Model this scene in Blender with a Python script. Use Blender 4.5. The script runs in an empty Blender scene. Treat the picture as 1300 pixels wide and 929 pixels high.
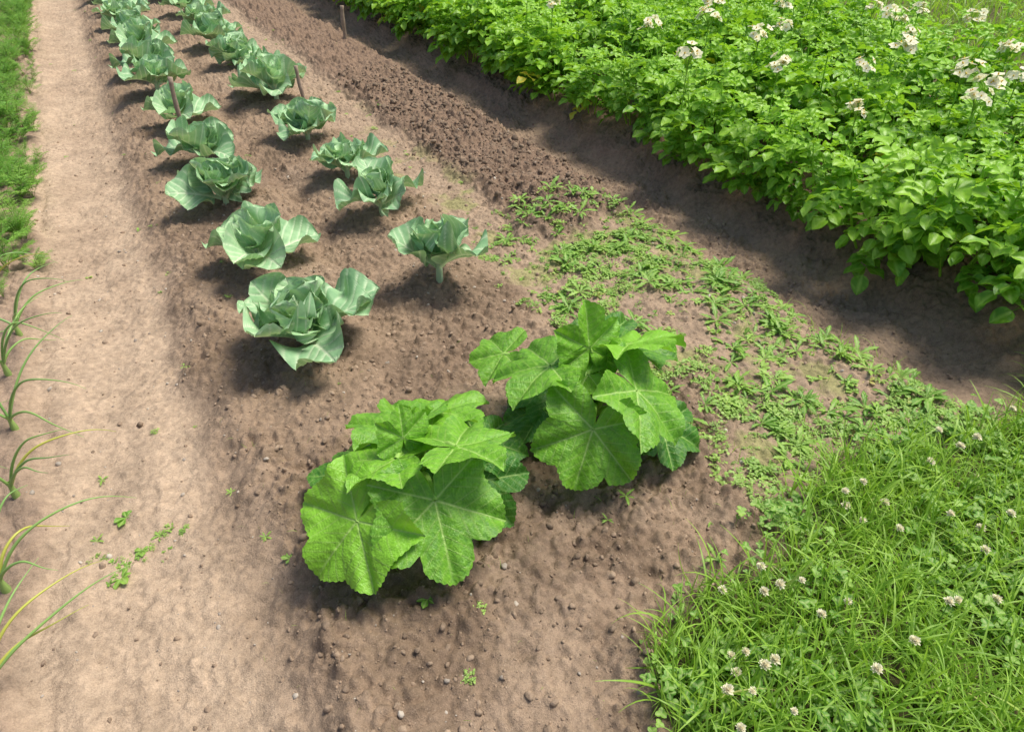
import bpy, math, numpy as np
from mathutils import Vector
rng=np.random.default_rng(7)
R_=math.radians
S=bpy.context.scene
# ---------------------------------------------------------------- noise
def h2(ix,iy,seed):
    M=np.uint64(0xffffffff)
    n=(ix.astype(np.int64).astype(np.uint64)*np.uint64(374761393)+iy.astype(np.int64).astype(np.uint64)*np.uint64(668265263)+np.uint64(seed*1274126177+977))&M
    n=((n^(n>>np.uint64(13)))*np.uint64(1274126177))&M
    n=n^(n>>np.uint64(16))
    n=(n*np.uint64(2246822519))&M
    n=n^(n>>np.uint64(15))
    return n.astype(np.float64)/4294967295.0
def vn(x,y,seed=0):
    ix=np.floor(x);iy=np.floor(y);fx=x-ix;fy=y-iy
    fx=fx*fx*fx*(fx*(fx*6-15)+10);fy=fy*fy*fy*(fy*(fy*6-15)+10)
    a=h2(ix,iy,seed);b=h2(ix+1,iy,seed);c=h2(ix,iy+1,seed);d=h2(ix+1,iy+1,seed)
    return (a*(1-fx)+b*fx)*(1-fy)+(c*(1-fx)+d*fx)*fy
def fbm(x,y,o=4,seed=0):
    s=0;a=.5;t=0
    for i in range(o):
        s=s+a*vn(x+17.3*i,y-9.1*i,seed+i);t+=a;a*=.5;x=x*2.03;y=y*2.03
    return s/t
def clod(x,y,cell,seed,dens=1.0,rmin=.25,rmax=.62):
    x=x/cell;y=y/cell;ix=np.floor(x);iy=np.floor(y);best=np.zeros_like(x)
    for dx in(-1,0,1):
        for dy in(-1,0,1):
            cx=ix+dx;cy=iy+dy
            px=cx+h2(cx,cy,seed);py=cy+h2(cx,cy,seed+1)
            r=rmin+(rmax-rmin)*h2(cx,cy,seed+2)**2
            r=np.where(h2(cx,cy,seed+3)<dens,r,0)
            d2=(x-px)**2+(y-py)**2
            best=np.maximum(best,np.sqrt(np.maximum(0,r*r-d2)))
    return best*cell
def ss(a,b,x):
    t=np.clip((x-a)/(b-a),0,1);return t*t*(3-2*t)
# ---------------------------------------------------------------- terrain
GX=[-9,.3,.5,.65,.75,1.03,1.2,1.4,1.8,2.0,2.45,3,4,9];GY=[-9,-1,.1,.45,.58,.62,.7,.8,.85,.76,.68,.72,.75,.75]
CAB=[(.38,2.23,0,1.1),(.37,2.95,1,1.0),(.37,3.72,2,1.0),(.39,4.42,3,1.0),(.36,5.25,1,1.0),(.33,6.15,4,1.1),(.36,6.75,3,1.1),(.35,7.5,1,1.15),(.38,8.3,0,1.1),(.33,9.1,4,1.2),(.37,10,1,1.2),(.36,11,2,1.2),(.36,12.1,3,1.2),
(1.03,2.42,5,1.0),(1.05,3.18,3,.95),(1.06,3.76,4,.95),(1.05,4.52,0,.95),(1.08,5.45,1,1.15),(1.1,5.75,3,1.0),(1.06,6.7,2,1.1),(1.04,7.6,0,1.15),(1.07,8.5,4,1.15),(1.05,9.5,1,1.2),(1.04,10.6,3,1.2),(1.05,11.7,2,1.2)]
def masks(x,y):
    w=(fbm(x*2.1,y*2.1,3,5)-.5)+.45*(fbm(x*9,y*9,2,6)-.5)
    xe=x+w*.14
    path=ss(-.62,-.52,xe)*(1-ss(-.13,.08,xe))
    leftp=1-ss(-.66,-.56,xe)
    bed=ss(-.08,.08,xe)*(1-ss(1.26,1.44,xe))
    yd=y+w*.5
    dug=ss(1.60,1.74,xe)*(1-ss(2.27,2.40,xe))*ss(2.58,2.80,yd)
    trench=ss(2.24,2.44,xe)*(1-ss(2.60,2.80,xe))*ss(.8,1.0,y)
    pot=ss(2.66,2.82,xe)*ss(.7,.9,y)*(1-ss(5.6,5.9,x-(0.25*(y-3.5)).clip(-1.2,0)))
    mid=ss(1.28,1.44,xe)*(1-ss(2.22,2.38,xe))*(1-dug)
    ge=np.interp(x,GX,GY)
    grass=1-ss(-.08,.08,y+w*.3-ge)
    far=ss(5.7,5.9,x-(0.25*(y-3.5)).clip(-1.2,0))
    grass=np.maximum(grass,far)
    return path,leftp,bed,dug,trench,pot,mid,grass
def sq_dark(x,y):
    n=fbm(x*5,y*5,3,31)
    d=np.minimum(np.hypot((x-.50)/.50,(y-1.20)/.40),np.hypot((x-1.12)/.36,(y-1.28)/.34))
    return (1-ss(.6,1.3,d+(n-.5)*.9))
def height(x,y,fine=True):
    path,leftp,bed,dug,trench,pot,mid,grass=masks(x,y)
    h=-.055*path -.02*leftp -.012*mid+.04*dug-.09*trench
    h=h-.012*path*np.exp(-((x+.3)/.12)**2)+.012*path*np.exp(-((x+.48)/.05)**2)
    h=h-.04*ss(2.2,2.4,x)*(1-trench)*(1-pot)
    h=h+pot*(.05+.05*np.cos((x-3.05)*2*math.pi/.62))
    h=h+.02*bed*np.exp(-((x-.72)/.9)**2)
    h=h+(fbm(x*1.1,y*1.1,2,3)-.5)*.03
    h=h-.035*bed*np.exp(-((x-.70+.04*np.sin(y*3))/.09)**2)*ss(2.0,2.4,y)
    for (cx,cy,_,_) in CAB[:6]+CAB[13:18]:
        h=h+.022*np.exp(-(np.hypot(x-cx,y-cy)/.17)**2)
    h=h+.03*np.exp(-(np.hypot(x-.47,y-1.34)/.3)**2)+.03*np.exp(-(np.hypot(x-1.09,y-1.32)/.25)**2)
    if fine:
        sq=sq_dark(x,y)
        rough=np.clip(.20*path+.5*leftp+.7*bed+1.15*dug+.75*trench+.7*pot+.45*mid+.3*grass+.4*sq,0,1.3)
        patch=ss(.35,.65,fbm(x*3.3,y*3.3,3,77))
        rough=rough*(.5+.5*patch)
        h=h+rough*((fbm(x*7,y*7,4,11)-.5)*.085+(fbm(x*26,y*26,3,12)-.5)*.034)
        h=h+(fbm(x*5,y*5,3,14)-.5)*.024+(fbm(x*17,y*17,3,15)-.5)*.012*(1-grass)
        h=h+rough*clod(x,y,.06,41,.6)*.55*(.45+.55*np.clip(dug+pot*.4+.5*sq,0,1))
        h=h+np.clip(rough*1.4+.1,0,1)*clod(x,y,.034,51,.7)*1.0
        h=h+np.clip(rough*1.2+.25,0,1)*clod(x,y,.019,61,.75)*1.0
    return h
def axis(lo0,lo1,hi1,hi0,d,g,far):
    mid=np.arange(lo1,hi1,d)
    def grow(start,end,sgn):
        out=[];s=d;p=start
        while (p<end if sgn>0 else p>end):
            s=min(s*g,.12);p+=sgn*s;out.append(p)
        while abs(p)<far:
            s*=1.25;p+=sgn*s;out.append(p)
        return out
    return np.array(grow(lo1,lo0,-1)[::-1]+list(mid)+grow(mid[-1],hi0,1))
ax=axis(-1.6,-.9,2.85,9,.0060,1.02,120);ay=axis(-.8,.0,3.4,14,.0060,1.005,120)
X,Y=np.meshgrid(ax,ay);xf=X.ravel();yf=Y.ravel()
Z=height(xf,yf)
nx=len(ax);ny=len(ay)
def mkmesh(name,V,F,attrs,mat,smooth=True,colattr=None):
    me=bpy.data.meshes.new(name)
    me.vertices.add(len(V));me.vertices.foreach_set('co',np.ascontiguousarray(V,dtype=np.float32).ravel())
    F=np.ascontiguousarray(F,dtype=np.int32);k=F.shape[1]
    me.loops.add(F.size);me.loops.foreach_set('vertex_index',F.ravel())
    me.polygons.add(len(F));me.polygons.foreach_set('loop_start',np.arange(0,F.size,k,dtype=np.int32))
    me.polygons.foreach_set('loop_total',np.full(len(F),k,dtype=np.int32))
    me.polygons.foreach_set('use_smooth',np.full(len(F),smooth))
    me.update(calc_edges=True)
    for n,a in attrs.items():
        at=me.attributes.new(n,'FLOAT','POINT');at.data.foreach_set('value',np.asarray(a,dtype=np.float32))
    if colattr is not None:
        at=me.attributes.new('Col','FLOAT_COLOR','POINT')
        c=np.ones((len(V),4),dtype=np.float32);c[:,:3]=colattr;at.data.foreach_set('color',c.ravel())
    me.materials.append(mat);me.validate()
    return me
def addobj(name,me,parent=None):
    o=bpy.data.objects.new(name,me);S.collection.objects.link(o)
    if parent:o.parent=parent
    return o
# ---------------------------------------------------------------- materials
class N:
    def __init__(s,name):
        s.m=bpy.data.materials.new(name);s.m.use_nodes=True;s.t=s.m.node_tree;s.t.nodes.clear()
    def n(s,ty,**kw):return s.t.nodes.new(ty)
    def l(s,a,b):s.t.links.new(a,b)
def noise(g,scale,detail=4,rough=.6,vec=None):
    n=g.n('ShaderNodeTexNoise');n.inputs['Scale'].default_value=scale;n.inputs['Detail'].default_value=detail;n.inputs['Roughness'].default_value=rough
    if vec:g.l(vec,n.inputs['Vector'])
    return n.outputs['Fac']
def math_(g,op,a,b,clamp=False):
    m=g.n('ShaderNodeMath');m.operation=op;m.use_clamp=clamp
    for i,q in enumerate((a,b)):
        if isinstance(q,bpy.types.NodeSocket):g.l(q,m.inputs[i])
        else:m.inputs[i].default_value=q
    return m.outputs[0]
def mixc(g,f,a,b,bt='MIX'):
    m=g.n('ShaderNodeMix');m.data_type='RGBA';m.blend_type=bt
    def put(q,i):
        if isinstance(q,bpy.types.NodeSocket):g.l(q,m.inputs[i])
        elif i==0:m.inputs[0].default_value=q
        else:m.inputs[i].default_value=(q[0],q[1],q[2],1)
    put(f,0);put(a,6);put(b,7);return m.outputs[2]
def soil_mat():
    g=N('soil');out=g.n('ShaderNodeOutputMaterial');p=g.n('ShaderNodeBsdfPrincipled')
    co=g.n('ShaderNodeTexCoord').outputs['Object']
    c=g.n('ShaderNodeAttribute');c.attribute_name='Col'
    n1=noise(g,7,6,.65,co);n2=noise(g,40,6,.72,co);n3=noise(g,260,3,.7,co)
    f=math_(g,'ADD',math_(g,'MULTIPLY',n1,.5),math_(g,'ADD',math_(g,'MULTIPLY',n2,.7),math_(g,'MULTIPLY',n3,.5)))
    r=g.n('ShaderNodeMapRange');g.l(f,r.inputs[0]);r.inputs[1].default_value=.6;r.inputs[2].default_value=1.1;r.inputs[3].default_value=.52;r.inputs[4].default_value=1.5
    cc=g.n('ShaderNodeVectorMath');cc.operation='SCALE';g.l(c.outputs['Color'],cc.inputs[0]);g.l(r.outputs[0],cc.inputs['Scale'])
    vo=g.n('ShaderNodeTexVoronoi');g.l(co,vo.inputs['Vector']);vo.inputs['Scale'].default_value=110
    sp=g.n('ShaderNodeMapRange');g.l(vo.outputs['Distance'],sp.inputs[0]);sp.inputs[1].default_value=.17;sp.inputs[2].default_value=.10;sp.inputs[3].default_value=0;sp.inputs[4].default_value=.3
    col=mixc(g,sp.outputs[0],cc.outputs[0],(.52,.43,.33))
    g.l(col,p.inputs['Base Color']);p.inputs['Roughness'].default_value=.95;p.inputs['Specular IOR Level'].default_value=.12
    hsum=math_(g,'ADD',math_(g,'MULTIPLY',n2,1.0),math_(g,'MULTIPLY',n3,.3))
    b=g.n('ShaderNodeBump');b.inputs['Strength'].default_value=.8;b.inputs['Distance'].default_value=.014;g.l(hsum,b.inputs['Height'])
    g.l(b.outputs[0],p.inputs['Normal']);g.l(p.outputs[0],out.inputs[0]);return g.m
def leaf_mat(name,c1,c2,vc,tr,rough=.5,bump=.3,ns=60,trans=.3,spec=.4,veinmix=.8,dist=.004,objrand=0,dead=None):
    g=N(name);out=g.n('ShaderNodeOutputMaterial');p=g.n('ShaderNodeBsdfPrincipled')
    co=g.n('ShaderNodeTexCoord').outputs['Object']
    v=g.n('ShaderNodeAttribute');v.attribute_name='vein';t=g.n('ShaderNodeAttribute');t.attribute_name='tint'
    n1=noise(g,ns*.25,3,.6,co);n2=noise(g,ns,3,.6,co)
    f=math_(g,'ADD',t.outputs['Fac'],math_(g,'MULTIPLY',math_(g,'SUBTRACT',math_(g,'ADD',n1,n2),1.0),.9),True)
    if objrand:
        oi=g.n('ShaderNodeObjectInfo');f=math_(g,'ADD',f,math_(g,'MULTIPLY',math_(g,'SUBTRACT',oi.outputs['Random'],.5),objrand),True)
    base=mixc(g,f,c1,c2)
    if dead:
        d=g.n('ShaderNodeMapRange');g.l(t.outputs['Fac'],d.inputs[0]);d.inputs[1].default_value=1.3;d.inputs[2].default_value=1.6
        base=mixc(g,d.outputs[0],base,dead)
    vm=math_(g,'MULTIPLY',v.outputs['Fac'],veinmix,True)
    base=mixc(g,vm,base,vc)
    g.l(base,p.inputs['Base Color']);p.inputs['Roughness'].default_value=rough;p.inputs['Specular IOR Level'].default_value=spec
    tl=g.n('ShaderNodeBsdfTranslucent');tc=mixc(g,.5,base,tr);g.l(tc,tl.inputs[0])
    hh=math_(g,'SUBTRACT',math_(g,'MULTIPLY',n2,1.0),math_(g,'MULTIPLY',v.outputs['Fac'],.6))
    b=g.n('ShaderNodeBump');b.inputs['Strength'].default_value=bump;b.inputs['Distance'].default_value=dist;g.l(hh,b.inputs['Height']);g.l(b.outputs[0],p.inputs['Normal'])
    mx=g.n('ShaderNodeMixShader');mx.inputs[0].default_value=trans;g.l(p.outputs[0],mx.inputs[1]);g.l(tl.outputs[0],mx.inputs[2]);g.l(mx.outputs[0],out.inputs[0]);return g.m
M_soil=soil_mat()
M_cab=leaf_mat('cabbage_leaf',(.22,.42,.21),(.46,.67,.37),(.76,.86,.60),(.45,.65,.15),rough=.55,bump=.4,ns=45,trans=.2,spec=.3,veinmix=.9)
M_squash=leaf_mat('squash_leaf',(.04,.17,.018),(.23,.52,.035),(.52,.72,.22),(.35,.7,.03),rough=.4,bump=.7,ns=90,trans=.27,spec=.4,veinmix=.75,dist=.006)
M_pot=leaf_mat('potato_leaf',(.075,.25,.012),(.31,.57,.04),(.38,.62,.09),(.5,.85,.02),rough=.42,bump=.3,ns=70,trans=.33,spec=.35,objrand=.35,dead=(.65,.52,.05))
M_weed=leaf_mat('weed_leaf',(.11,.28,.025),(.33,.54,.09),(.38,.5,.15),(.45,.75,.05),rough=.5,ns=50,trans=.3,dead=(.5,.42,.12))
M_grass=leaf_mat('grass_blade',(.12,.31,.015),(.32,.54,.05),(.38,.55,.1),(.5,.8,.05),rough=.45,ns=20,trans=.35,dead=(.55,.48,.2))
M_onion=leaf_mat('onion_leaf',(.16,.34,.10),(.28,.46,.12),(.36,.48,.14),(.4,.6,.1),rough=.4,ns=12,trans=.15,dead=(.62,.55,.08))
M_white=leaf_mat('white_petal',(.90,.86,.62),(.92,.89,.72),(.9,.9,.8),(.95,.92,.70),rough=.6,bump=.1,trans=.4,spec=.15)
M_clofl=leaf_mat('clover_floret',(.86,.78,.58),(.92,.88,.70),(.9,.9,.8),(.95,.93,.75),rough=.6,bump=.1,trans=.35,spec=.15)
def simple(name,c1,c2,sc=30,rough=.8,bump=.3):
    g=N(name);out=g.n('ShaderNodeOutputMaterial');p=g.n('ShaderNodeBsdfPrincipled');co=g.n('ShaderNodeTexCoord').outputs['Object']
    n1=noise(g,sc,5,.65,co);t=g.n('ShaderNodeAttribute');t.attribute_name='tint'
    g.l(mixc(g,math_(g,'ADD',math_(g,'MULTIPLY',math_(g,'SUBTRACT',n1,.5),1.5),t.outputs['Fac'],True),c1,c2),p.inputs['Base Color']);p.inputs['Roughness'].default_value=rough;p.inputs['Specular IOR Level'].default_value=.2
    b=g.n('ShaderNodeBump');b.inputs['Strength'].default_value=bump;b.inputs['Distance'].default_value=.004;g.l(n1,b.inputs['Height']);g.l(b.outputs[0],p.inputs['Normal'])
    g.l(p.outputs[0],out.inputs[0]);return g.m
M_clod=simple('soil_clod',(.15,.108,.075),(.40,.295,.205),90,.95,.8)
M_peb=simple('pebble_stone',(.25,.21,.17),(.50,.44,.36),60,.8,.2)
M_wood=simple('weathered_wood',(.20,.14,.10),(.42,.33,.25),40,.85,.6)
M_yel=simple('yellow_anther',(.7,.45,.04),(.75,.55,.08),40,.6,.1)
# ground colour
def ground_col(x,y):
    path,leftp,bed,dug,trench,pot,mid,grass=masks(x,y)
    C=lambda r,g,b:np.array([r,g,b])[None,:]
    col=np.repeat(C(.30,.215,.15),len(x),0)
    def mx(m,c):
        nonlocal col
        m=m[:,None];col=col*(1-m)+c*m
    mx(bed,C(.272,.195,.132));mx(path,C(.43,.322,.225));mx(leftp,C(.33,.24,.17));mx(mid,C(.34,.25,.172))
    mx(dug,C(.22,.152,.105));mx(trench,C(.31,.225,.155));mx(pot,C(.26,.175,.12))
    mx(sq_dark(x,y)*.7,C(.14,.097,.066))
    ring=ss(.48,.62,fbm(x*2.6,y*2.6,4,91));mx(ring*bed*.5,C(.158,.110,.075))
    dry=ss(.5,.7,fbm(x*3.6,y*3.6,4,97));mx(dry*bed*.4,C(.39,.29,.205))
    tr=ss(.5,.7,fbm(x*3,y*1.4,3,93));mx(tr*path*.5,C(.35,.255,.175))
    edge=np.exp(-((x+.02)/.07)**2);mx(edge*.4*(y>.2),C(.22,.155,.105))
    mx(grass*.85,C(.08,.08,.03))
    farg=ss(16,30,np.hypot(x,y));mx(farg,C(.09,.16,.03))
    moss=ss(.58,.72,fbm(x*6,y*6,4,96));mx(moss*mid*.5*(1-ss(3,6,y)),C(.24,.28,.08))
    return col
V=np.stack([xf,yf,Z],1)
idx=np.arange(nx*ny).reshape(ny,nx)
F=np.stack([idx[:-1,:-1].ravel(),idx[:-1,1:].ravel(),idx[1:,1:].ravel(),idx[1:,:-1].ravel()],1)
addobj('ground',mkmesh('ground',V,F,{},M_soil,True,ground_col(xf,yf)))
def H(x,y):
    return height(np.atleast_1d(np.asarray(x,float)),np.atleast_1d(np.asarray(y,float)))
# ---------------------------------------------------------------- builders
class B:
    def __init__(s):s.V=[];s.F=[];s.a=[];s.t=[];s.n=0
    def add(s,V,F,vein=0,tint=.5):
        s.V.append(V);s.F.append(F+s.n);s.a.append(np.broadcast_to(vein,(len(V),)).astype(float));s.t.append(np.broadcast_to(tint,(len(V),)).astype(float));s.n+=len(V)
    def merged(s):return np.concatenate(s.V),np.concatenate(s.F),np.concatenate(s.a),np.concatenate(s.t)
    def mesh(s,name,mat):
        V,F,a,t=s.merged();return mkmesh(name,V,F,{'vein':a,'tint':t},mat)
def gridF(nv,nu):
    i=np.arange(nv*nu).reshape(nv,nu)
    return np.stack([i[:-1,:-1].ravel(),i[:-1,1:].ravel(),i[1:,1:].ravel(),i[1:,:-1].ravel()],1)
def leaf(L,wf,e0=0,bend=0,cup=0,wave=0,nu=5,nv=7,ph=0,nvein=0,puff=0,curl=0,mid=.02,wk=9,bp=1.0,vw=.0085,sv=.65):
    v=np.linspace(0,1,nv);u=np.linspace(-1,1,nu);a=e0+bend*v**bp
    am=(a[1:]+a[:-1])/2;ds=L/(nv-1)
    x=np.concatenate([[0],np.cumsum(np.cos(am))])*ds;z=np.concatenate([[0],np.cumsum(np.sin(am))])*ds
    w=wf(v);U,VV=np.meshgrid(u,v);W=w[:,None];A=a[:,None]
    p=np.abs(U)*W
    vein=np.exp(-(p/(mid*(1.15-VV)))**2)
    if nvein:
        q=(VV-p*.85)*nvein
        d=np.abs(q-np.round(q))/nvein
        sec=np.exp(-(d/vw)**2)*sv
    else:sec=0*p
    off=cup*W*U**2+wave*np.abs(U)**2*W*2*np.sin(wk*VV+ph+np.where(U>0,1.7,0))+puff*(1-np.maximum(vein,sec))
    off=off*L
    px=x[:,None]-np.sin(A)*off;pz=z[:,None]+np.cos(A)*off;py=U*W*L*(1-curl*U**2)
    Vv=np.stack([px,py+0*px,pz],-1).reshape(-1,3)
    return Vv,gridF(nv,nu),np.maximum(vein,sec).ravel()
def place(V,o,xd,up=(0,0,1),s=1.0):
    x=np.array(xd,float);x/=np.linalg.norm(x);y=np.cross(up,x)
    if np.linalg.norm(y)<1e-4:y=np.cross((0,1,0),x)
    y/=np.linalg.norm(y);z=np.cross(x,y)
    return (V*s)@np.stack([x,y,z])+np.array(o)
def tube(P,rad,k=7):
    P=np.array(P,float);n=len(P);rad=np.broadcast_to(rad,(n,))
    T=np.gradient(P,axis=0);T/=np.linalg.norm(T,axis=1)[:,None]+1e-9
    ref=np.array([.31,.17,.93]) if abs(T[0,2])<.8 else np.array([.9,.3,.1])
    a=np.cross(T,ref);a/=np.linalg.norm(a,axis=1)[:,None];b=np.cross(T,a)
    th=np.linspace(0,2*math.pi,k,endpoint=False)
    V=P[:,None,:]+rad[:,None,None]*(a[:,None,:]*np.cos(th)[None,:,None]+b[:,None,:]*np.sin(th)[None,:,None])
    i=np.arange(n*k).reshape(n,k);j=np.roll(i,-1,1)
    F=np.stack([i[:-1].ravel(),j[:-1].ravel(),j[1:].ravel(),i[1:].ravel()],1)
    return V.reshape(-1,3),F
def bez(a,b,c,n=10):
    t=np.linspace(0,1,n)[:,None];a,b,c=map(lambda q:np.array(q,float),(a,b,c));return (1-t)**2*a+2*t*(1-t)*b+t*t*c
def scatter(b,tm,xs,ys,sc,yaw,tint,tilt=.15,zoff=0):
    V,F,a=tm[:3];n=len(xs)
    if n==0:return
    tt=tm[3] if len(tm)>3 else np.zeros(len(V))
    zz=H(xs,ys)+zoff
    ty=rng.normal(0,tilt,n);tx=rng.normal(0,tilt,n)
    c,s=np.cos(yaw),np.sin(yaw)
    x=V[None,:,0]*c[:,None]-V[None,:,1]*s[:,None];y=V[None,:,0]*s[:,None]+V[None,:,1]*c[:,None];z=V[None,:,2]+0*x
    x2=x+z*tx[:,None];y2=y+z*ty[:,None];z2=z-x*tx[:,None]-y*ty[:,None]
    P=np.stack([x2,y2,z2],-1)*sc[:,None,None]+np.stack([xs,ys,zz],-1)[:,None,:]
    FF=F[None]+ (np.arange(n)*len(V))[:,None,None]
    b.add(P.reshape(-1,3),FF.reshape(-1,4),np.tile(a,n),np.repeat(tint,len(V))+np.tile(tt,n))
# ---------------------------------------------------------------- cabbages
def wcab(v):
    t=np.clip((v-.16)/.84,0,1)
    bl=.47*np.power(np.clip(1-np.abs(2*t**.86-1)**2.2,0,1),.55)
    return np.maximum(bl,.04*(v<.5)+.012)
def cabbage(seed,n=15,spread=1.0,head=False,e=0,stem=.035):
    r=np.random.default_rng(seed);b=B();ang=r.uniform(0,6.28)
    for i in range(n):
        f=i/(n-1)   # 0 outer .. 1 inner
        ang+=2.399+r.normal(0,.25)
        L=(.27-.12*f)*r.uniform(.78,1.12)
        if head: L=(.27-.11*f)*r.uniform(.9,1.1)
        e0=R_(34+e+44*f+r.normal(0,9));bend=R_(-48*spread*(1-f)+ (34 if head else -12)*f+r.normal(0,22))
        V,F,a=leaf(L,wcab,e0,bend,cup=.34+.35*f+r.normal(0,.14),wave=r.uniform(.09,.2),nu=45,nv=55,ph=r.uniform(0,6),nvein=6.5,puff=.026,wk=r.uniform(11,19),curl=.12,mid=.036,vw=.012,sv=.85)
        a_=r.normal(0,.3)
        up=(math.sin(a_)*-math.sin(ang),math.sin(a_)*math.cos(ang),math.cos(a_))
        o=(.02*(1-f)*math.cos(ang),.02*(1-f)*math.sin(ang),stem+.05*f)
        b.add(place(V,o,(math.cos(ang),math.sin(ang),0),up),F,a,.42-.3*(1-f)+.6*f*.6+r.normal(0,.18))
    V,F=tube([(0,0,-.03),(.003,0,.03),(0,0,stem+.055)],[.015,.016,.013],8);b.add(V,F,.5,.3)
    return b.mesh('cabbage_mesh',M_cab)
cabm=[cabbage(*q) for q in ((1,16,1.0,True,0,.04),(2,10,1.2,False,0,.05),(3,18,.9,True,2,.03),(4,11,1.0,False,4,.05),(5,12,1.1,False,0,.05),(6,9,.7,False,12,.08))]
for i,(x,y,k,s) in enumerate(CAB):
    o=addobj('cabbage',cabm[k]);o.location=(x,y,float(H(x,y)[0])-.02);o.rotation_euler=(0,0,i*2.1+.5);o.scale=(s,s,s*1.08)
# ---------------------------------------------------------------- squash
def squash_leaf(seed,droop=.25,fold=.1):
    r=np.random.default_rng(seed);nr=64;na=320
    th=np.linspace(R_(-173),R_(173),na)
    va=np.array([0,58,120]);vl=np.array([1,.96,.88]);wa=np.array([30,90,150,173]);wl=np.array([.70,.70,.72,.26])
    ks=[];vs=[];veins=[]
    for sgn in(-1,1):
        for q,l in zip(va,vl):
            if q==0 and sgn<0:continue
            aa=R_(sgn*q+(r.normal(0,3) if q else 0));l=l*r.uniform(.93,1.05);veins.append(aa)
            for dq,m in ((-21,.86),(-11,.94),(0,1.03),(11,.94),(21,.86)):
                ks.append(aa+R_(dq));vs.append(l*m*r.uniform(.97,1.03))
        for q,l in zip(wa,wl):ks.append(R_(sgn*q));vs.append(l*r.uniform(.9,1.12))
    o=np.argsort(ks);ks=np.array(ks)[o];vs=np.array(vs)[o]
    out=np.interp(th,ks,vs)
    tt=th*180/math.pi/5.3+.3*np.sin(th*5);out=out+.035*(np.abs((tt%1)-.35)*-1.4+.5)*out
    rr=np.linspace(.015,1,nr)[:,None]
    Rr=rr*out[None,:];TH=th[None,:]+0*Rr
    X=Rr*np.cos(TH);Y=Rr*np.sin(TH)
    veins=np.array(veins);D=TH[...,None]-veins;k=np.argmin(np.abs(D),-1);d=np.take_along_axis(D,k[...,None],-1)[...,0]
    p=Rr*np.abs(np.sin(d));s=Rr*np.cos(d)
    main=np.exp(-(p/(.005+.010*(1.1-rr)))**2)
    side=np.where(d>0,.4,0)
    q=(s-p*.85)/.155+k*.37+side;dd=np.abs(q-np.round(q))*.155
    sec=np.exp(-(dd/.008)**2)*.6*(1-np.exp(-(Rr/.15)**2))
    q2=(s+p*1.2)/.055+np.floor(q)*.3;d3=np.abs(q2-np.round(q2))*.055
    ter=np.exp(-(d3/.006)**2)*.2*(1-np.exp(-(Rr/.2)**2))
    vein=np.maximum(np.maximum(main,sec),ter)
    z=fold*(1-np.exp(-(p/.10)**2))*Rr - .012*sec -.014*main
    z=z-droop*(Rr**2)*(.55+.45*np.cos(TH)) + .05*np.sin(4*TH+r.uniform(0,6))*rr**3+.028*np.sin(9*TH+r.uniform(0,6))*rr**4
    z=z+.05*(fbm(X*3+seed,Y*3,2,seed%97)-.5)+.014*(fbm(X*14+seed,Y*14,2,seed%89)-.5)
    z=z-.12*r.uniform(0,1)*Y**2
    V=np.stack([X,Y,z],-1).reshape(-1,3)
    return V,gridF(nr,na),vein.ravel()
sqA=[((.418,1.115,.25),(.391,.970,.13),.205),((.228,1.175,.22),(.087,1.162,.10),.20),((.515,1.188,.33),(.733,1.161,.31),.175),((.373,1.254,.30),(.184,1.42,.26),.16),((.456,1.406,.25),(.245,1.591,.21),.175),((.575,1.452,.22),(.811,1.429,.22),.175),
((.304,1.432,.13),(.131,1.551,.08),.17),((.567,1.204,.15),(.619,1.050,.08),.175),((.408,1.283,.33),(.425,1.33,.44),.09),((.649,1.309,.18),(.795,1.227,.14),.15)]
sqB=[((1.090,1.155,.30),(1.193,.981,.17),.205),((.924,1.135,.24),(.824,1.074,.09),.20),((.915,1.354,.33),(.764,1.489,.27),.19),((1.04,1.33,.36),(1.06,1.38,.52),.15),((1.17,1.30,.35),(1.38,1.22,.37),.18),((1.27,1.40,.24),(1.45,1.28,.20),.17),
((.88,1.58,.24),(.77,1.66,.20),.13),((1.02,1.30,.29),(.89,1.37,.29),.11),((.98,1.44,.16),(.83,1.51,.10),.17),((.92,1.39,.12),(.75,1.49,.07),.16),((1.20,1.14,.12),(1.30,1.06,.07),.15),((1.26,1.52,.20),(1.43,1.60,.20),.16)]
UPS={(3,2):(-.1,.35,1),(3,3):(.1,.25,1),(3,4):(.05,.3,1),(3,5):(0,.4,1),(3,6):(0,.1,1),(4,4):(.0,.55,1),(4,2):(-.1,.1,1),(4,5):(0,.3,1)}
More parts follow.
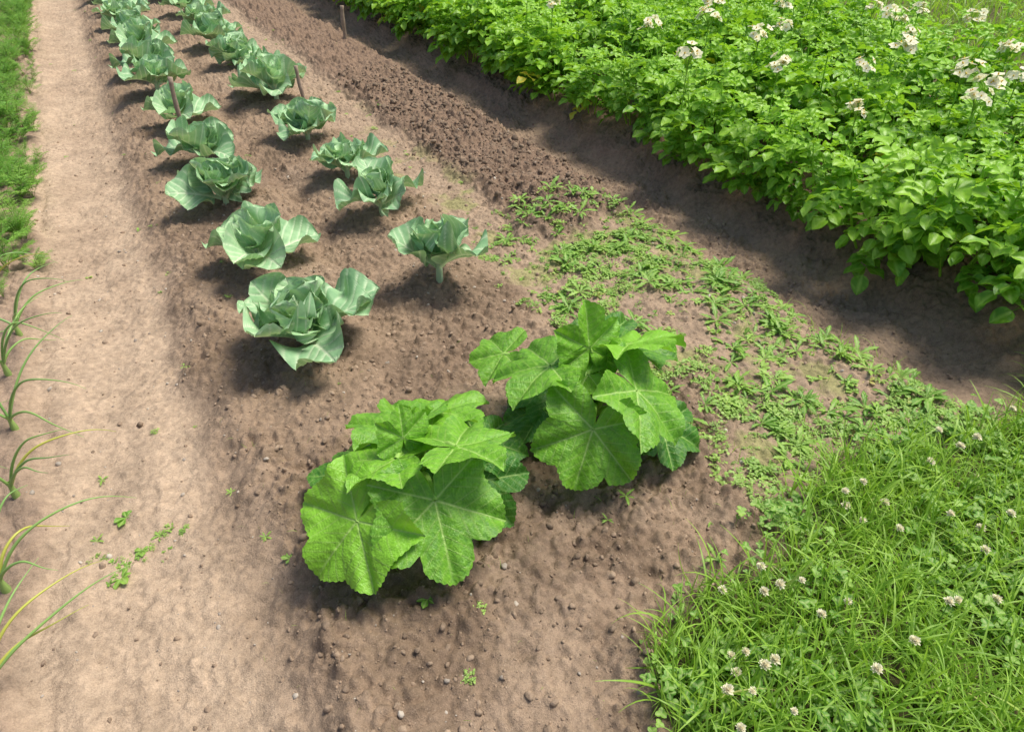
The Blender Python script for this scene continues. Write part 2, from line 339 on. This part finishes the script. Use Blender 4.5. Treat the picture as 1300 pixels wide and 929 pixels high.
def squash(cx,cy,specs,seed,name):
    z0=float(H(cx,cy)[0]);b=B();r=np.random.default_rng(seed)
    for i,(J,T,sz) in enumerate(specs):
        J=np.array(J);T=np.array(T)
        V,F,a=squash_leaf(seed*50+i,r.uniform(.05,.22),r.uniform(.10,.2))
        up=(r.normal(0,.14)-.05,r.normal(0,.10)-.18,1)
        if (seed,i) in UPS:up=UPS[(seed,i)]
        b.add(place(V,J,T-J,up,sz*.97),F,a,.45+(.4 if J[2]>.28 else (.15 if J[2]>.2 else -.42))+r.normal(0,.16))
        base=np.array([cx,cy,z0+.02]);mid=(base+J)/2+np.array([0,0,.10+.1*J[2]])
        tv,tf=tube(bez(base,mid,J+np.array([0,0,-.004]),14),np.linspace(.013,.007,14)*(1 if sz>.12 else .7),9)
        b.add(tv,tf,.75,.9)
    for i in range(5):
        a=r.uniform(0,6.28);V,F,aa=squash_leaf(seed*70+i,.1,.45)
        b.add(place(V,(cx+.03*math.cos(a),cy+.03*math.sin(a),z0+.16+.03*i),(math.cos(a)*.5,math.sin(a)*.5,1),(-math.cos(a),-math.sin(a),.3),.05),F,aa,1.0)
        tv,tf=tube([(cx,cy,z0),(cx+.02*math.cos(a),cy+.02*math.sin(a),z0+.1),(cx+.03*math.cos(a),cy+.03*math.sin(a),z0+.16+.03*i)],.005,7);b.add(tv,tf,.7,.9)
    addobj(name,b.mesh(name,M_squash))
squash(.469,1.36,sqA,3,'squash_plant');squash(1.081,1.339,sqB,4,'squash_plant')
# ---------------------------------------------------------------- potatoes
wov=lambda v:np.maximum(.36*np.sin(math.pi*np.clip(v,0,1)**.8)**.8,.012)
def potleaf(r,L):
    b=B();droop=r.uniform(-.9,-.3);n=10;t=np.linspace(0,1,n);a=.35+droop*t
    x=np.concatenate([[0],np.cumsum(np.cos(a[1:]))])*L/(n-1);z=np.concatenate([[0],np.cumsum(np.sin(a[1:]))])*L/(n-1)
    tv,tf=tube(np.stack([x,0*x,z],1),np.linspace(.012,.006,n),4);b.add(tv,tf,.6)
    for k,f in enumerate((.34,.58,.80)):
        for sg in(-1,1):
            l=L*(.30+.06*k)*r.uniform(.85,1.15);V,F,aa=leaf(l,wov,r.uniform(-.1,.3),r.uniform(-.9,-.1),cup=r.uniform(.1,.6),wave=.12,nu=7,nv=9,ph=r.uniform(0,6),nvein=4.5,puff=.04,mid=.03,vw=.03)
            an=sg*R_(r.uniform(50,72));xx=np.interp(f,t,x);zz=np.interp(f,t,z)
            b.add(place(V,(xx,0,zz),(math.cos(an),math.sin(an),r.uniform(-.1,.15)),(r.normal(0,.25),r.normal(0,.25),1)),F,aa)
    l=L*.46;V,F,aa=leaf(l,wov,a[-1],-.5,cup=.3,wave=.12,nu=7,nv=9,mid=.03,nvein=4.5,puff=.04,ph=r.uniform(0,6),vw=.03)
    b.add(place(V,(x[-1],0,z[-1]),(1,0,0)),F,aa)
    V,F,a_,t_=b.merged();return V,F,a_
def potplant(seed):
    r=np.random.default_rng(seed);b=B();tm=[potleaf(r,1.0) for _ in range(7)]
    ns=r.integers(6,9)
    for s in range(ns):
        az=s*6.283/ns+r.normal(0,.3);ln=r.uniform(.10,.28);hh=r.uniform(.34,.62)
        if s==0:ln=.02
        top=np.array([ln*math.cos(az),ln*math.sin(az),hh]);bs=np.array([.05*math.cos(az),.05*math.sin(az),0])
        pts=bez(bs,(bs+top)/2+np.array([.04*math.cos(az),.04*math.sin(az),-.03]),top,10)
        tv,tf=tube(pts,np.linspace(.006,.003,10),6);b.add(tv,tf,.5,.6)
        nl=r.integers(11,16);la=r.uniform(0,6)
        for i in range(nl):
            f=.22+.78*(i/(nl-1));la+=2.4
            o=np.array([np.interp(f,np.linspace(0,1,10),pts[:,k]) for k in range(3)])
            a=la if f>.7 else az+r.normal(0,.9)
            L=r.uniform(.135,.205)*(1-.5*max(0,f-.8)/.2)
            V,F,aa=tm[r.integers(7)]
            el=r.uniform(-.25,.3)+(.6 if f>.92 else 0)
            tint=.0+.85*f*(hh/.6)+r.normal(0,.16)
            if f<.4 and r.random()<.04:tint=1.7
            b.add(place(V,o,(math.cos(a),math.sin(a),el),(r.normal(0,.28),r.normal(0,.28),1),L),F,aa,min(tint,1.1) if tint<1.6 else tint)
    return b.mesh('potato_plant_mesh',M_pot)
potm=[potplant(100+i) for i in range(6)]
for row,x0 in enumerate((2.99,3.60,4.24,4.86,5.48)):
    y=.88+.1*row
    while y<13.5:
        lim=5.55+min(0,.25*(y-3.5))*1.3
        if x0<lim:
            o=addobj('potato_plant',potm[rng.integers(6)]);xx=x0+rng.normal(0,.05)
            s=rng.uniform(.82,1.15);o.location=(xx,y,float(H(xx,y)[0])-.02);o.rotation_euler=(rng.normal(0,.08),rng.normal(0,.08),rng.uniform(0,6.28));o.scale=(s,s,s*rng.uniform(.85,1.1))
        y+=rng.uniform(.31,.43)
# potato flowers
def wpet(v):return np.maximum(.50*np.sin(math.pi*np.clip(v*.90+.07,0,1)),.03)
def flower_cluster(seed):
    r=np.random.default_rng(seed);bw=B();by=B();bs=B();n=r.integers(9,14)
    for i in range(n):
        az=r.uniform(0,6.28);o=np.array([.042*math.cos(az)*r.uniform(.3,1.3),.042*math.sin(az)*r.uniform(.3,1.3),r.uniform(.0,.05)])
        nd=np.array([o[0]*14-.15,o[1]*14-.2,1.0])+r.normal(0,.3,3);nd/=np.linalg.norm(nd)
        t1=np.cross(nd,(0,1,.1));t1/=np.linalg.norm(t1);t2=np.cross(nd,t1)
        for k in range(5):
            a=k*1.2566+i;d=t1*math.cos(a)+t2*math.sin(a)
            V,F,aa=leaf(.023,wpet,.15,r.uniform(-.4,.2),cup=.12,nu=5,nv=5);bw.add(place(V,o,d,nd),F,0,r.uniform(.3,1))
        tv,tf=tube([o,o+nd*.005,o+nd*.010],[.003,.003,.0008],6);by.add(tv,tf)
        tv,tf=tube(bez((0,0,-.06),(0,0,-.01),o,5),.0015,4);bs.add(tv,tf,.6)
    tv,tf=tube([(0,0,-.25),(.004,0,-.1),(0,0,-.05)],.0025,5);bs.add(tv,tf,.6)
    return bw.mesh('petals',M_white),by.mesh('anthers',M_yel),bs.mesh('stalk',M_pot)
fm=[flower_cluster(i) for i in range(4)]
fp=[(3.41,2.99),(2.75,2.86),(2.95,2.42),(2.75,1.80),(3.59,1.86),(3.65,1.76),(3.19,1.56),(4.94,3.34),(4.42,2.82),(3.86,3.20),(4.83,2.93),(4.50,2.13),(3.85,3.83),(3.91,1.76),(4.1,2.5),(3.0,4.6),(4.6,5.2),(3.5,6.3),(3.3,2.2),(3.9,2.4),(4.3,3.6),(5.0,4.1),(4.4,4.3),(3.5,3.5),(5.1,2.7),(4.0,4.9),(3.1,3.6),(4.7,3.7)]
for i,(x,y) in enumerate(fp):
    e=bpy.data.objects.new('potato_flower_cluster',None);S.collection.objects.link(e);e.location=(x,y,.70+.03*math.sin(i*3.3));e.rotation_euler=(0,0,i);sc=1.15+.25*math.sin(i*1.7);e.scale=(sc,sc,sc)
    for nme,m in zip(('petals','anthers','stalk'),fm[i%4]):
        addobj(nme,m,e)
# ---------------------------------------------------------------- low plants
def rosette(seed,n=9,jag=True,L=1.0,wid=.15):
    r=np.random.default_rng(seed);b=B()
    for i in range(n):
        a=i*2.4+r.normal(0,.3);l=L*r.uniform(.5,1)
        wf=(lambda v:np.maximum(wid*np.sin(math.pi*v**1.3)**.8*(.45+.55*np.abs(((v*5)%1)*2-1)),.02)) if jag else (lambda v:np.maximum(.26*np.sin(math.pi*v**1.5)**.9,.03))
        V,F,aa=leaf(l,wf,R_(r.uniform(10,45)),R_(r.uniform(-60,-20)),cup=.2,wave=.1,nu=5,nv=17,ph=i,mid=.02)
        b.add(place(V,(0,0,.01),(math.cos(a),math.sin(a),0)),F,aa,r.normal(0,.15))
    return b.merged()
def chick(seed,n=26):
    r=np.random.default_rng(seed);b=B()
    for i in range(n):
        rr=r.uniform(0,1)**.6;a=r.uniform(0,6.28);o=(rr*math.cos(a),rr*math.sin(a),r.uniform(.05,.5)*(1.2-rr*.7))
        d=r.uniform(0,6.28)
        for k in range(2):
            V,F,aa=leaf(r.uniform(.18,.42),wov,r.uniform(0,.6),-.5,cup=.3,nu=3,nv=5,mid=.05)
            b.add(place(V,o,(math.cos(d+k*3.14),math.sin(d+k*3.14),0),(r.normal(0,.3),r.normal(0,.3),1)),F,aa,r.normal(0,.12))
        if i%2==0:
            tv,tf=tube([(0,0,0),(o[0]*.6,o[1]*.6,o[2]*.9),o],.015,3);b.add(tv,tf,.4,0)
    return b.merged()
wround=lambda v:np.maximum(.46*np.sqrt(np.clip(1-(2*v**.8-1)**2,0,1)),.04)
def cloverT(seed):
    r=np.random.default_rng(seed);b=B();h=r.uniform(.6,1.3);lx=r.uniform(-.3,.3)
    tv,tf=tube(bez((0,0,0),(lx,0,h*.5),(lx,0,h),5),.012,3);b.add(tv,tf,.4,0)
    for k in range(3):
        a=k*2.094+r.normal(0,.1);V,F,aa=leaf(.26,wround,r.uniform(.05,.35),-.2,cup=.25,nu=5,nv=6,mid=.03)
        b.add(place(V,(lx,0,h),(math.cos(a),math.sin(a),0)),F,aa,0)
    return b.merged()
wbl=lambda v:np.maximum(.018*(1-v**2.2)*(.6+.4*np.minimum(1,v*4)),.0015)
bladeT=[leaf(1,wbl,R_(e),R_(bd),cup=.4,nu=3,nv=8,mid=.004,bp=1.4) for e,bd in ((85,-20),(80,-60),(75,-95),(65,-60),(60,-110),(88,-40),(50,-40),(70,-130))]
rosT=[rosette(i,6+i%5) for i in range(5)];roundT=[rosette(10+i,5,False) for i in range(3)];chkT=[chick(i,10+6*i) for i in range(5)];cloT=[cloverT(i) for i in range(5)]
def many(b,T,xs,ys,s0,s1,t0=.5,ts=.25,tilt=.12,z=0,pw=1):
    k=rng.integers(0,len(T),len(xs))
    for i,t in enumerate(T):
        m=k==i;n=m.sum();scatter(b,t,xs[m],ys[m],s0+(s1-s0)*rng.random(n)**pw,rng.uniform(0,6.28,n),rng.normal(t0,ts,n),tilt,z)
def rect(n,x0,x1,y0,y1):return rng.uniform(x0,x1,n),rng.uniform(y0,y1,n)
def keep(x,y,p):
    m=rng.random(len(x))<p;return x[m],y[m]
bw=B()
x,y=rect(6500,1.30,2.34,.6,3.1)
zone=(.30+.70*ss(1.5,1.75,x))*(1-ss(2.5,2.9,y+(x-1.7)*.1))
pat=ss(.50,.66,fbm(x*4.6,y*4.6,5,201))
mat_=(1-ss(1.05,1.45,y+.3*fbm(x*5,y*5,2,8)))*ss(.42,.56,fbm(x*6,y*6,4,207))
x1,y1=keep(x,y,np.maximum(zone*pat*.42,mat_*.6)+.025)
many(bw,chkT,x1,y1,.008,.046,.45,.4,pw=1.6)
x,y=rect(1000,1.4,2.32,.7,3.0);x,y=keep(x,y,ss(.42,.60,fbm(x*3.5,y*3.5,3,202))*.40+.06)
many(bw,rosT,x,y,.02,.11,.3,.3,pw=1.3)
x,y=rect(420,1.35,2.33,.7,3.0);many(bw,roundT,x,y,.012,.04,.5,.35)
x,y=rect(1300,-.6,2.3,.3,12);x,y=keep(x,y,.14*(fbm(x*3,y*3,3,203)>.5)+.35*(np.abs(x+.04)<.06)*(fbm(x*3,y*2,3,204)>.5)+.4*((x>1.35)&(x<1.7)&(y<9)))
many(bw,chkT+roundT,x,y,.006,.026,.55,.3)
sx=np.array([.02,.06,-.03,-.38,-.33,.33,.92,.88,.96,1.05,1.15,.25,-.30,-.25,-.41,-.36,.98,1.34,.85,.9,.80,.86,.90]);sy=np.array([1.46,1.34,1.7,1.98,1.78,1.0,.72,.66,.66,.72,.84,1.35,1.62,1.66,1.72,1.55,1.02,.95,.58,1.0,.62,.64,.70])
many(bw,roundT+rosT,sx,sy,.02,.055,.45,.2)
x=rng.normal(-.3,.07,34);y=rng.normal(1.62,.03,34)+.15*(x+.3);many(bw,chkT+roundT,x,y,.005,.018,.4,.2)
addobj('weeds',bw.mesh('weeds',M_weed))
bg=B()
def grassd(x,y):return masks(x,y)[7]
x,y=rect(56000,.3,3.6,-.6,1.0);x,y=keep(x,y,grassd(x,y)**1.5*(.55+.45*ss(.35,.6,fbm(x*5,y*5,3,210))))
many(bg,bladeT,x,y,.04,.20,.38,.38,.28,pw=1.6)
x,y=rect(4000,3.6,9,-1,.9);many(bg,bladeT,x,y,.08,.2,.5,.3,.15)
x,y=rect(15000,4.2,12,0,14);x,y=keep(x,y,grassd(x,y));many(bg,bladeT,x,y,.2,.5,.2,.3,.15)
x,y=rect(3200,1.3,2.4,.7,2.0);x,y=keep(x,y,ss(.45,.7,fbm(x*4,y*4,3,215))*.5*(1-ss(1.0,2.0,y)));many(bg,bladeT,x,y,.03,.09,.6,.3,.2)
x,y=rect(140,-.1,1.4,.25,2.0);many(bg,bladeT[:4],x,y,.01,.04,.6,.3,.2)
addobj('grass',bg.mesh('grass',M_grass))
bc=B()
x,y=rect(20000,.5,3.6,-.5,1.05);x,y=keep(x,y,grassd(x,y-.05)*ss(.40,.60,fbm(x*3.2,y*3.2,4,220)));many(bc,cloT,x,y,.020,.066,.2,.32,.14)
addobj('clover_patch',bc.mesh('clover_patch',M_weed))
r=np.random.default_rng(5);b1=B();b2=B()
for k in range(100):
    fx=r.uniform(.7,3.0);fy=r.uniform(-.05,.76)
    if grassd(np.array([fx]),np.array([fy]))[0]<.6:continue
    z=float(H(fx,fy)[0]);hh=r.uniform(.07,.16);c=np.array([fx+r.normal(0,.015),fy+r.normal(0,.015),z+hh]);cs=r.uniform(.65,1.05);tl=r.normal(0,.35,2)
    tv,tf=tube(bez((fx,fy,z),(fx,fy,z+hh*.6),c,5),.0013,4);b2.add(tv,tf,.4)
    tv,tf=tube([c+np.array([0,0,q]) for q in(-.004,-.002,.002,.005,.006)],[.001,.004,.0055,.003,.0005],7);b1.add(tv,tf,0,.4)
    for j in range(46):
        t=math.acos(1-1.75*(j+.5)/46);a=j*2.4;d=np.array([math.sin(t)*math.cos(a)+tl[0]*.4,math.sin(t)*math.sin(a)+tl[1]*.4,math.cos(t)])
        V,F,aa=leaf(.0135*r.uniform(.8,1.15),lambda v:.27*np.sin(math.pi*(v*.8+.15)),0,.5,cup=.6,nu=3,nv=4);b1.add(place(V*cs,c,d+np.array([0,0,.25])),F,0,.4+.6*(math.cos(t)*.5+.5)+r.normal(0,.1))
e=bpy.data.objects.new('clover_flowers',None);S.collection.objects.link(e)
addobj('florets',b1.mesh('florets',M_clofl),e);addobj('stalks',b2.mesh('stalks',M_weed),e)
# ---------------------------------------------------------------- carrots
def carrotT(seed):
    r=np.random.default_rng(seed);b=B();q=np.array([[0,1,2,3]])
    for i in range(8):
        az=r.uniform(0,6.28);e=R_(r.uniform(40,80));d=np.array([math.cos(az)*math.cos(e),math.sin(az)*math.cos(e),math.sin(e)]);L=r.uniform(.7,1.1)
        pts=bez((0,0,0),d*L*.6+np.array([0,0,.1]),d*L+np.array([math.cos(az),math.sin(az),-1.0])*.12,8);tv,tf=tube(pts,.008,3);b.add(tv,tf,.5,0)
        dd=pts[-1]-pts[3]
        for k in range(9):
            f=.35+.65*k/8;o=np.array([np.interp(f,np.linspace(0,1,8),pts[:,m]) for m in range(3)])
            sd=np.cross(dd,(0,0,1));sd/=np.linalg.norm(sd)
            for sg in(-1,1):
                l=.26*(1.1-.6*f);pd=sd*sg+dd*.9+r.normal(0,.15,3);pd/=np.linalg.norm(pd)
                for m in range(6):
                    c=o+pd*l*(m+1)/6;w=l*.26*(1.15-m/6)
                    for s2 in(-1,1):
                        n2=np.cross(pd,(0,0,1));n2/=np.linalg.norm(n2)+1e-9;ld=pd*.8+n2*s2+r.normal(0,.25,3);ld/=np.linalg.norm(ld);cr=np.cross(ld,(r.normal(0,.4),r.normal(0,.4),1));cr/=np.linalg.norm(cr)
                        b.add(np.array([c,c+ld*w*.5+cr*w*.22,c+ld*w*1.2,c+ld*w*.5-cr*w*.22]),q,.0,0)
    return b.merged()
carT=[carrotT(i) for i in range(3)]
bcr=B();x,y=rect(480,-1.5,-.60,3.55,12.5);many(bcr,carT,x,y,.15,.25,.05,.25,.1);x,y=rect(90,-.68,-.54,3.3,12);many(bcr,carT,x,y,.06,.16,.2,.25,.1)
addobj('carrot_foliage',bcr.mesh('carrot_foliage',M_weed))
# ---------------------------------------------------------------- onions
def onion(x,y,seed,ends):
    r=np.random.default_rng(seed);b=B();z=float(H(x,y)[0])
    tv,tf=tube([(x,y,z-.02),(x,y,z+.005),(x,y,z+.03),(x,y,z+.06)],[.010,.012,.008,.006],9);b.add(tv,tf,.6,.9)
    for (ex,ey,ez,pk,dead) in ends:
        E=np.array([x+ex,y+ey,z+ez]);Mp=np.array([x+ex*.35,y+ey*.35,z+pk])
        pts=bez((x,y,z+.04),Mp,E,18);w=np.sin(np.linspace(0,9,18)+ex*20)[:,None]*np.array([[.005,.005,.004]]);pts=pts+w*np.linspace(0,1,18)[:,None]
        tv,tf=tube(pts,np.interp(np.linspace(0,1,18),[0,.2,.6,1],[.0042,.0045,.003,.0005]),7);b.add(tv,tf,0,1.5 if dead else r.uniform(.4,1.1))
    addobj('onion_plant',b.mesh('onion_plant',M_onion))
oy=[(-.60,2.95),(-.63,2.66),(-.61,2.33),(-.60,1.98),(-.62,1.62),(-.64,1.3),(-.88,2.2),(-.90,2.7),(-.88,1.7),(-.7,3.25)]
for i,(x,y) in enumerate(oy):
    r=np.random.default_rng(300+i);ends=[]
    for k in range(5):
        a=r.uniform(-1.2,1.2) if k<3 else r.uniform(0,6.28);L=r.uniform(.18,.38)
        ends.append((L*math.cos(a),L*math.sin(a),r.uniform(.02,.26),r.uniform(.15,.36),r.random()<.15))
    onion(x,y,i,ends)
# ---------------------------------------------------------------- stakes
def stake(x,y,top,lean,rad=.012):
    z=float(H(x,y)[0]);n=12;r=np.random.default_rng(int(x*100))
    t=np.linspace(0,1,n);pts=np.stack([x+lean[0]*t+.004*np.sin(t*7),y+lean[1]*t,z-.05+(top+.05)*t],1);rad_=rad*(1+.12*np.sin(t*13))
    pts=np.vstack([pts,pts[-1]+[0,0,.002]]);rad_=np.append(rad_,.001)
    tv,tf=tube(pts,rad_,9);tv=tv+r.normal(0,.0008,tv.shape);b=B();b.add(tv,tf,0,.5);addobj('wooden_stake',b.mesh('wooden_stake',M_wood))
stake(.34,4.92,.42,(.01,.0),.014);stake(1.22,5.12,.34,(-.03,.02),.014);stake(2.21,7.21,.32,(.01,0),.02)
# ---------------------------------------------------------------- clods and pebbles
def blobT(seed,k=9,n=7):
    r=np.random.default_rng(seed);t=np.linspace(.02,math.pi-.02,n)
    tv,tf=tube(np.stack([0*t,0*t,np.cos(t)],1),np.sin(t),k)
    d=tv.copy();s=r.uniform(0,50,3);nn=vn(d[:,0]*1.6+s[0]+d[:,2],d[:,1]*1.6+s[1]-d[:,2],seed)+.5*vn(d[:,0]*3.5+s[2],d[:,2]*3.5+d[:,1]*2,seed+9)
    tv=tv*(.55+.6*nn)[:,None]*np.array([1,r.uniform(.7,1),r.uniform(.55,.8)]);return tv,tf,np.zeros(len(tv)),np.zeros(len(tv))
blT=[blobT(i) for i in range(8)]
bk=B()
x,y=rect(44000,-.6,2.7,.2,6.0);m=masks(x,y);p=(.08*m[0]+(.34+.25*(y<2.6))*m[2]+.9*m[3]+.5*m[4]+.2*m[6])*(1-.5*m[7])+.3*sq_dark(x,y)
x,y=keep(x,y,p*.75);n=len(x)
k=rng.integers(0,8,n);sz=.0020+.009*rng.random(n)**6+.002*rng.random(n)
dd=masks(x,y)[3];sz=sz*(1+.8*dd)
for i in range(8):
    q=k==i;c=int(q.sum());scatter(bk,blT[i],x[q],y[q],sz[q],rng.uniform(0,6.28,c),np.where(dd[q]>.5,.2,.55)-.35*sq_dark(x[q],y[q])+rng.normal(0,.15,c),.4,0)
addobj('soil_clods',bk.mesh('soil_clods',M_clod))
bp=B();x,y=rect(800,-.6,2.3,.2,4.5);n=len(x)
for i in range(8):
    q=np.arange(n)%8==i;c=int(q.sum());scatter(bp,blT[i],x[q],y[q],.0025+.007*rng.random(c)**4,rng.uniform(0,6.28,c),rng.uniform(0,1,c),.4,0)
addobj('pebbles',bp.mesh('pebbles',M_peb))
# ---------------------------------------------------------------- light, sky, camera
sd=Vector((.98,-.12,0)).normalized();el=R_(64)
s=Vector((sd.x*math.cos(el),sd.y*math.cos(el),math.sin(el)))
L=bpy.data.lights.new('sun','SUN');L.energy=4.6;L.angle=R_(20);L.color=(1,.95,.86);lo=bpy.data.objects.new('sun',L);S.collection.objects.link(lo);lo.rotation_euler=s.to_track_quat('Z','Y').to_euler()
w=bpy.data.worlds.new('World');S.world=w;w.use_nodes=True;nt=w.node_tree;bgn=nt.nodes['Background'];sk=nt.nodes.new('ShaderNodeTexSky');sk.sky_type='NISHITA';sk.sun_disc=False;sk.sun_elevation=el;sk.sun_rotation=math.atan2(sd.x,sd.y);sk.dust_density=3.0;nt.links.new(sk.outputs[0],bgn.inputs[0]);bgn.inputs[1].default_value=.15
S.view_settings.view_transform='Standard';S.view_settings.look='None';S.view_settings.exposure=0
cam=bpy.data.cameras.new('camera');cam.sensor_width=36;cam.lens=24.0;cam.shift_y=-.035;cam.clip_end=500;cam.clip_start=.05
co=bpy.data.objects.new('camera',cam);S.collection.objects.link(co);co.location=(0,0,1.6);co.rotation_euler=(R_(55),0,-R_(30));S.camera=co
